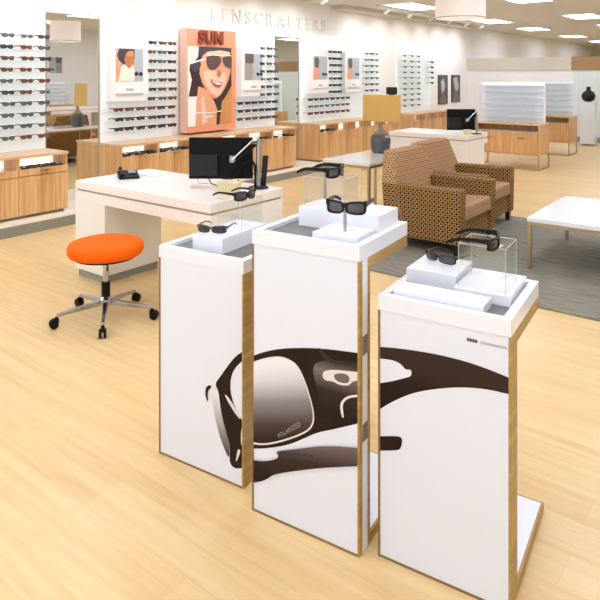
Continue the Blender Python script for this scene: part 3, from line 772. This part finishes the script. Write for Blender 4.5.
def table(loc, w, d, h, label, top, name):
    r = empty(name, loc, 0, label, 'table')
    MB().box(0, w, 0, d, h-.035, h, top).build('tabletop', r, bevel=.004)
    f = MB(); f.box(.005, w-.005, .005, .03, h-.06, h-.0355, 'champagne'); f.box(.005, w-.005, d-.03, d-.005, h-.06, h-.0355, 'champagne')
    f.box(.005, .03, .03, d-.03, h-.06, h-.0355, 'champagne'); f.box(w-.03, w-.005, .03, d-.03, h-.06, h-.0355, 'champagne'); f.build('frame', r)
    for x in (.005, w-.03):
        for y in (.005, d-.03): MB().box(x, x+.025, y, y+.025, 0, h-.06, 'champagne').build('leg', r)
table((-3.86, 5.42, 0), .58, 1.08, .71, 'tall white-topped side table with metal legs holding the dark vase', 'marble', 'side_table')
table((-1.65, 5.21, .012), .95, 1.17, .42, 'low white coffee table with metal legs on the rug at the right edge', 'white_lacquer', 'coffee_table')
v = empty('vase', (-3.63, 6.24, .71), 0, 'dark grey faceted bottle vase with a bronze neck on the side table', 'vase')
m_ = MB(); m_.lathe([(.088, 0), (.104, .02), (.112, .08), (.118, .14), (.113, .175), (.095, .205)], 'vase_glaze', 12); m_.build('body', v)
m_ = MB(); m_.lathe([(.095, .2055), (.070, .245), (.040, .275), (.026, .30), (.023, .33), (.029, .35)], 'vase_neck', 24); m_.build('neck', v, smooth=True)

# ------------------------------------------------------------------ display kiosks with the printed sunglasses picture
ART = {
"K1": {
  "frame": [(0.444, 0.534), (0.403, 0.503), (0.366, 0.457), (0.329, 0.406), (0.301, 0.37), (0.321, 0.345), (0.326, 0.304), (0.341, 0.238), (0.362, 0.185), (0.378, 0.142), (0.374, 0.094), (0.381, 0.071), (0.406, 0.066), (0.444, 0.082), (0.444, 0.157), (0.429, 0.17), (0.432, 0.229), (0.444, 0.253), (0.403, 0.302), (0.381, 0.349), (0.378, 0.401), (0.396, 0.452), (0.444, 0.501)],
  "biglens": [(0.444, 0.501), (0.396, 0.452), (0.378, 0.401), (0.381, 0.349), (0.403, 0.302), (0.444, 0.253)],
  "crescent": [(0.347, 0.343), (0.366, 0.339), (0.396, 0.312), (0.422, 0.282), (0.431, 0.263), (0.41, 0.275), (0.381, 0.302)],
  "lens": [(0.283, 0.359), (0.301, 0.37), (0.321, 0.345), (0.326, 0.304), (0.341, 0.238), (0.362, 0.185), (0.376, 0.142), (0.374, 0.094), (0.356, 0.118), (0.329, 0.163), (0.306, 0.227), (0.291, 0.295)],
  "tip": [(0.283, 0.361), (0.264, 0.354), (0.252, 0.333), (0.257, 0.3), (0.27, 0.287), (0.264, 0.318), (0.27, 0.34), (0.286, 0.351)],
  "hinge": [(0.418, 0.149), (0.432, 0.148), (0.42, 0.115), (0.406, 0.09), (0.412, 0.124)]},
"K2": {
  "frame": [(-0.001, 0.565), (0.058, 0.596), (0.123, 0.621), (0.186, 0.638), (0.248, 0.652), (0.284, 0.658), (0.331, 0.666), (0.439, 0.678), (0.439, 0.447), (0.38, 0.417), (0.334, 0.394), (0.272, 0.365), (0.208, 0.32), (0.161, 0.29), (0.107, 0.264), (0.045, 0.239), (-0.001, 0.225)],
  "module": [(0.254, 0.593), (0.296, 0.622), (0.342, 0.625), (0.439, 0.644), (0.439, 0.462), (0.365, 0.454), (0.313, 0.454), (0.286, 0.475), (0.272, 0.523)],
  "line": [(0.277, 0.659), (0.289, 0.662), (0.313, 0.642), (0.342, 0.631), (0.439, 0.648), (0.439, 0.636), (0.342, 0.617), (0.303, 0.626)],
  "lensrim": [(-0.001, 0.543), (0.058, 0.574), (0.123, 0.596), (0.167, 0.593), (0.198, 0.58), (0.222, 0.546), (0.245, 0.495), (0.264, 0.438), (0.265, 0.398), (0.246, 0.364), (0.190, 0.324), (0.11, 0.279), (0.045, 0.251), (-0.001, 0.243)],
  "lens": [(-0.001, 0.538), (0.058, 0.569), (0.123, 0.591), (0.165, 0.59), (0.195, 0.576), (0.219, 0.543), (0.241, 0.492), (0.259, 0.437), (0.259, 0.398), (0.241, 0.367), (0.186, 0.329), (0.11, 0.286), (0.045, 0.258), (-0.001, 0.251)],
  "plate": [(0.296, 0.583), (0.337, 0.601), (0.439, 0.616), (0.439, 0.589), (0.413, 0.58), (0.399, 0.56), (0.36, 0.554), (0.34, 0.561), (0.302, 0.554)],
  "oval": [(0.342, 0.588), (0.388, 0.6), (0.403, 0.589), (0.399, 0.569), (0.365, 0.563), (0.345, 0.57)],
  "chrome": [(0.439, 0.543), (0.394, 0.527), (0.371, 0.503), (0.365, 0.481), (0.374, 0.447), (0.382, 0.449), (0.376, 0.484), (0.38, 0.501), (0.399, 0.521), (0.439, 0.535)],
  "arm": [(-0.001, 0.185), (0.058, 0.198), (0.11, 0.223), (0.119, 0.239), (0.104, 0.251), (0.174, 0.277), (0.307, 0.334), (0.439, 0.366), (0.439, 0.306), (0.296, 0.254), (0.174, 0.201), (0.097, 0.165), (0.065, 0.135), (0.038, 0.118), (-0.001, 0.102)]},
"K3": {
  "arm": [(0.004, 0.696), (0.061, 0.705), (0.147, 0.714), (0.229, 0.718), (0.308, 0.716), (0.368, 0.709), (0.431, 0.698), (0.431, 0.65), (0.368, 0.649), (0.308, 0.64), (0.253, 0.626), (0.188, 0.603), (0.13, 0.578), (0.078, 0.546), (0.034, 0.513), (0.004, 0.487)],
  "cutout": [(0.004, 0.657), (0.043, 0.663), (0.074, 0.661), (0.091, 0.649), (0.096, 0.643), (0.115, 0.648), (0.118, 0.638), (0.115, 0.626), (0.104, 0.62), (0.052, 0.594), (0.004, 0.575)],
  "tip": [(0.004, 0.399), (0.069, 0.419), (0.08, 0.419), (0.086, 0.413), (0.084, 0.395), (0.079, 0.381), (0.069, 0.372), (0.004, 0.351)]}}
def smooth_poly(pts, wmax, k=2):
    for _ in range(k):
        out = []
        for i in range(len(pts)):
            a, b_ = pts[i], pts[(i+1) % len(pts)]
            ed = lambda p: p[0] <= .005 or p[0] >= wmax-.003
            if ed(a) and ed(b_): out += [a] if not out or out[-1] != a else []; out += [b_]; continue
            if ed(a): out.append(a)
            out.append((a[0]*.75+b_[0]*.25, a[1]*.75+b_[1]*.25)); out.append((a[0]*.25+b_[0]*.75, a[1]*.25+b_[1]*.75))
            if ed(b_): out.append(b_)
        res = []
        for p in out:
            if not res or (abs(p[0]-res[-1][0])+abs(p[1]-res[-1][1])) > 1e-5: res.append(p)
        pts = res
    return pts
KROT = math.atan2(.1055, .994)
MATS = {'frame': 'print_dark', 'biglens': 'print_lens_fade', 'crescent': 'print_silver', 'lens': 'print_lens_fade', 'tip': 'print_dark', 'hinge': 'print_silver',
        'module': 'print_module', 'line': 'print_black', 'lensrim': 'print_silver', 'plate': 'print_silver', 'oval': 'print_mid', 'chrome': 'print_silver', 'arm': 'print_arm', 'cutout': 'panel_white'}
def kiosk(cam, w, d, h, art, label):
    x, y = room(*cam)
    r = empty('display_stand', (x, y, 0), KROT, label, 'display stand', 'white display stands with a printed sunglasses picture')
    pz = h-.05; T_ = .082; e = .0075
    MB().box(e, w-e, .002, T_-.002, e, pz, 'panel_white').build('front_panel', r)
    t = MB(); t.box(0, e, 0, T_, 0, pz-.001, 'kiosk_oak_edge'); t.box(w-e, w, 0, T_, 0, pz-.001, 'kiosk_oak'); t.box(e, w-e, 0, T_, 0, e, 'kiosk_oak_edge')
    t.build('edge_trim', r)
    g = MB()
    for i, (k, pts) in enumerate(ART[art].items()):
        mt = MATS[k]
        if art == 'K1' and k == 'lens': mt = 'print_side_fade'
        if art == 'K3' and k == 'arm': mt = 'print_upper'
        P = smooth_poly(pts, w, 2)
        P = [(min(max(a, e), w-e), b_) for a, b_ in P]
        Q = []
        for p in P:
            if not Q or abs(p[0]-Q[-1][0])+abs(p[1]-Q[-1][1]) > 1e-4: Q.append(p)
        g.flat(Q, .0014-.0005*i, mt)
    g.build('printed_picture', r)
    # cantilevered tray top: white rim with a grey recessed floor, oak apron below
    MB().box(.0, w, T_+.001, d, pz-.042, pz-.001, 'kiosk_oak').build('apron', r, bevel=.001)
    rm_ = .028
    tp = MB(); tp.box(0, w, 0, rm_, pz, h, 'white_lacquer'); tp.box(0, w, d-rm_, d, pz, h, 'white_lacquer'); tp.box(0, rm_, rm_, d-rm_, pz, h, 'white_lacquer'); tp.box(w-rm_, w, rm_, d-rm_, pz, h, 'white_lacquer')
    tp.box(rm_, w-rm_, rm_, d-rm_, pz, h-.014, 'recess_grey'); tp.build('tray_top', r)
    bs = MB(); bs.box(.0, w-.008, T_+.001, .50, .0, .035, 'white_lacquer'); bs.box(w-.008, w, T_+.001, .5, 0, .034, 'kiosk_oak'); bs.box(0, w, .5, .508, 0, .034, 'kiosk_oak'); bs.build('base_board', r)
    MB().box(.06, w-.06, d-.03, d-.01, .035, pz-.042, 'white_lacquer').build('rear_post', r) if False else None
    return r
def riser(k, x0, x1, y0, y1, z0, z1):
    MB().box(x0, x1, y0, y1, z0, z1, 'white_lacquer').build('riser', k, bevel=.002)
K1 = kiosk((-.597, 2.646), .444, .42, .88, 'K1', 'white display stand at left, its panel showing the left hinge of the printed sunglasses')
K2 = kiosk((-.1766, 2.299), .438, .42, 1.03, 'K2', 'tallest white display stand in the middle, its panel showing the big printed lens')
K3 = kiosk((.2596, 2.08), .4304, .42, .87, 'K3', 'white display stand at right, its panel showing the dark printed temple arm')
riser(K1, .124, .285, .07, .385, .842, .93)
riser(K2, .075, .415, .205, .385, .992, 1.09); riser(K2, .230, .405, .045, .203, .992, 1.045)
riser(K3, .02, .20, .20, .40, .832, .91); riser(K3, .208, .395, .15, .39, .832, .89); riser(K3, .04, .34, .035, .13, .832, .885)
pst = MB(); pst.tube([(.329, .107, 1.045), (.329, .107, 1.15)], .006, 'chrome', 10); pst.build('glasses_peg', K2)
# lettering printed on the lens and arm of the middle panel, and the small marks on the right panel
tx = empty('tmp', (0, 0, 0))
def printed_text(k, txt, size, x, z, ang, mt, name, lean=0):
    mb = MB(); tmp = bpy.data.objects.new('t', None)
    cu = bpy.data.curves.new('t', 'FONT'); cu.body = txt; cu.size = size; cu.space_character = 1.1
    t = bpy.data.objects.new('t', cu); col.objects.link(t); bpy.context.view_layer.update()
    me = bpy.data.meshes.new_from_object(t.evaluated_get(bpy.context.evaluated_depsgraph_get())); bpy.data.objects.remove(t)
    c, s_ = math.cos(ang), math.sin(ang)
    for v_ in me.vertices: a, b_, _ = v_.co; v_.co = (x+a*c-b_*s_, -.0062, z+a*s_+b_*c)
    me.materials.clear(); me.materials.append(M[mt]); o = bpy.data.objects.new(name, me); col.objects.link(o); o.parent = k
bpy.data.objects.remove(tx)
printed_text(K2, 'POLARIZED', .021, .123, .304, math.atan2(.09, .115), 'print_faint', 'lens_lettering')
mk_ = MB()
for i, (a, b_, c_) in enumerate(((.126, .010, .006), (.143, .013, .005), (.161, .012, .006), (.179, .012, .005), (.205, .010, .004), (.225, .014, .006), (.247, .016, .005))):
    z_ = .251+(a-.121)*.245; mk_.flat([(a, z_-c_/2), (a+b_, z_-c_/2+.002), (a+b_, z_+c_/2+.002), (a, z_+c_/2)], -.0062, 'print_black')
mk_.build('arm_lettering', K2)
mk_ = MB()
for i in range(4): a = .298+i*.0082; mk_.flat([(a, .781), (a+.007, .781), (a+.007, .791), (a, .791)], .0008, 'print_text')
for i in range(12): a = .340+i*.0066; mk_.flat([(a, .782), (a+.0052, .782), (a+.0052, .789), (a, .789)], .0008, 'print_grey')
mk_.build('small_print', K3)
# the picture wraps round the edge of the middle panel
wr = MB()
wr.box(.4305, .4388, .022, .060, .0, .979, 'white_lacquer')
wr.box(.4386, .4391, .022, .060, .66, .725, 'print_mid'); wr.box(.4386, .4391, .022, .060, .37, .43, 'print_mid'); wr.build('wrapped_edge', K2)

# clear acrylic boxes on the stands
def acrylic_box(k, x0, x1, y0, y1, z0, z1, label):
    r = empty('acrylic_box', (0, 0, 0), KROT, label, 'display box', 'clear acrylic display boxes')
    r.location = k.location + Matrix.Rotation(KROT, 3, 'Z') @ Vector((x0, y0, z0+.001)); w, d, h = x1-x0, y1-y0, z1-z0
    t = .003
    p = MB(); p.box(0, w, 0, t, 0, h-t, 'acrylic'); p.box(0, w, d-t, d, 0, h-t, 'acrylic'); p.box(0, t, t, d-t, 0, h-t, 'acrylic'); p.box(w-t, w, t, d-t, 0, h-t, 'acrylic'); p.box(0, w, 0, d, h-t, h, 'acrylic'); p.build('pane', r)
    s = .0016; q_ = MB()
    for a, b_ in ((0, 0), (w, 0), (0, d), (w, d)): q_.box(a-s/2, a+s/2, b_-s/2, b_+s/2, 0, h, 'acrylic_edge')
    for z in (h,):
        for b_ in (0, d): q_.box(0, w, b_-s/2, b_+s/2, z-s, z+s/2, 'acrylic_edge')
        for a in (0, w): q_.box(a-s/2, a+s/2, 0, d, z-s, z+s/2, 'acrylic_edge')
    q_.build('polished_edge', r)
    return r
acrylic_box(K1, .145, .275, .215, .365, .93, 1.055, 'clear acrylic box on the left display stand with black sunglasses on top')
acrylic_box(K2, .09, .26, .22, .36, 1.09, 1.205, 'clear acrylic box on the tallest display stand with black sunglasses on top')
acrylic_box(K3, .222, .377, .16, .31, .89, 1.035, 'clear acrylic box on the right display stand with folded black sunglasses on top')

def place_on(k, x, y, z, dx, dy, label, P, scale=1, tilt=0, name='sunglasses', group=None):
    r = glasses_thing(name, P, scale=scale)
    r.location = k.location + Matrix.Rotation(KROT, 3, 'Z') @ Vector((x, y, z)); r.rotation_euler = (tilt, 0, face_cam(dx, dy))
    return tag(r, label, 'sunglasses', group)
fine = dict(n=28, e=3.8, wrap=4.2)
place_on(K2, .345, .075, 1.112, -.35, -.93, 'chunky black wraparound sunglasses with smoky lenses on a metal peg, tallest stand',
         glasses('frame_black', 'lens_smoke', w=.027, h=.016, rim=.0055, th=.008, arm=.015, **fine), 1.08)
place_on(K2, .23, .25, 1.2085, .85, -.50, 'black wraparound sunglasses on top of the clear box, tallest stand',
         glasses('frame_black', 'lens_smoke', w=.027, h=.014, rim=.006, th=.008, arm=.016, **fine), 1.0)
place_on(K1, .195, .105, .932, -.25, -.97, 'small plum-lensed slim sunglasses on the low white riser, left stand',
         glasses('frame_slate', 'lens_plum', w=.028, h=.0135, rim=.0028, th=.004, arm=.007, **fine), 1.0)
place_on(K1, .285, .245, 1.0585, .80, -.60, 'black sport sunglasses with grey lenses on the clear box, left stand',
         glasses('frame_black', 'lens_grey', w=.027, h=.016, rim=.0045, th=.006, arm=.010, **fine), 1.0)
place_on(K3, .355, .155, 1.0385, .88, -.48, 'black wide-arm sunglasses on top of the clear box, right stand',
         glasses('frame_black', 'lens_plum', w=.028, h=.0145, rim=.005, th=.008, arm=.014, **fine), 1.02)
place_on(K3, .10, .31, .912, -.75, -.66, 'thin black sunglasses on the low white riser, right stand',
         glasses('frame_black', 'lens_grey', w=.028, h=.013, rim=.003, th=.004, arm=.006, **fine), 1.0)

# ------------------------------------------------------------------ what the mirrors see on the opposite wall
for yy_, lab, v_ in ((9.5, 'framed grey photo on the wall opposite the mirrors', 1), (13.2, 'framed photo farther along the opposite wall', 2)):
    r = empty('photo_display', (3.002, yy_+.6, 1.45), -PI/2, lab, 'poster')
    MB().box(0, .6, -.05, 0, 0, .75, 'poster_white').build('panel', r); g = MB(); portrait(g, .1, .5, .2, .65, -.0506, v_); g.build('photograph', r)
r = empty('display_counter', (3.0, 10.1, 0), -PI/2, 'oak and white sunglasses counter against the wall opposite the mirrors', 'display counter')
MB().box(0, 1.2, -.45, 0, .1, .77, 'cabinet_oak').build('body', r); MB().box(0, 1.2, -.03, 0, .77, 1.4, 'panel_glow').build('back_panel', r)
for k in range(5): MB().box(0, 1.2, -.16, -.03, .9+k*.11, .906+k*.11, 'counter_shelf').build('shelf', r)
dk = desk(0, 0, 2.3, .75, .3, .6, 'white desk across the shop, seen only in the tall mirror'); put(dk, (2.0, 8.3, 0), PI/2)
stool((.85, 8.75, 0), .2, 'orange swivel stool across the shop, seen only in the tall mirror')
o = MB().box(-.02, .02, 0, .36, .001, .62, 'tan_board').build('partition_board', bevel=.006); put(o, (1.6, 9.54, .76)); tag(o, 'tan board on the white desk across the shop, seen in the tall mirror', 'board')

# ------------------------------------------------------------------ camera, world, view
w = bpy.data.worlds.new('World'); bpy.context.scene.world = w; w.use_nodes = True
w.node_tree.nodes['Background'].inputs['Color'].default_value = (.88, .94, 1, 1); w.node_tree.nodes['Background'].inputs['Strength'].default_value = 1.5
cd = bpy.data.cameras.new('camera'); cam = bpy.data.objects.new('camera', cd); col.objects.link(cam)
cam.location = (0, 0, 1.6); cam.rotation_euler = (PI/2, 0, math.atan2(SA, CA))
cd.sensor_width = 36; cd.sensor_fit = 'HORIZONTAL'; cd.lens = 37.5; cd.shift_y = -.375; cd.clip_start = .05
sc = bpy.context.scene; sc.camera = cam
sc.view_settings.view_transform = 'Standard'; sc.view_settings.look = 'None'; sc.view_settings.gamma = 1; sc.view_settings.use_curve_mapping = False
sc.view_settings.exposure = -0.28
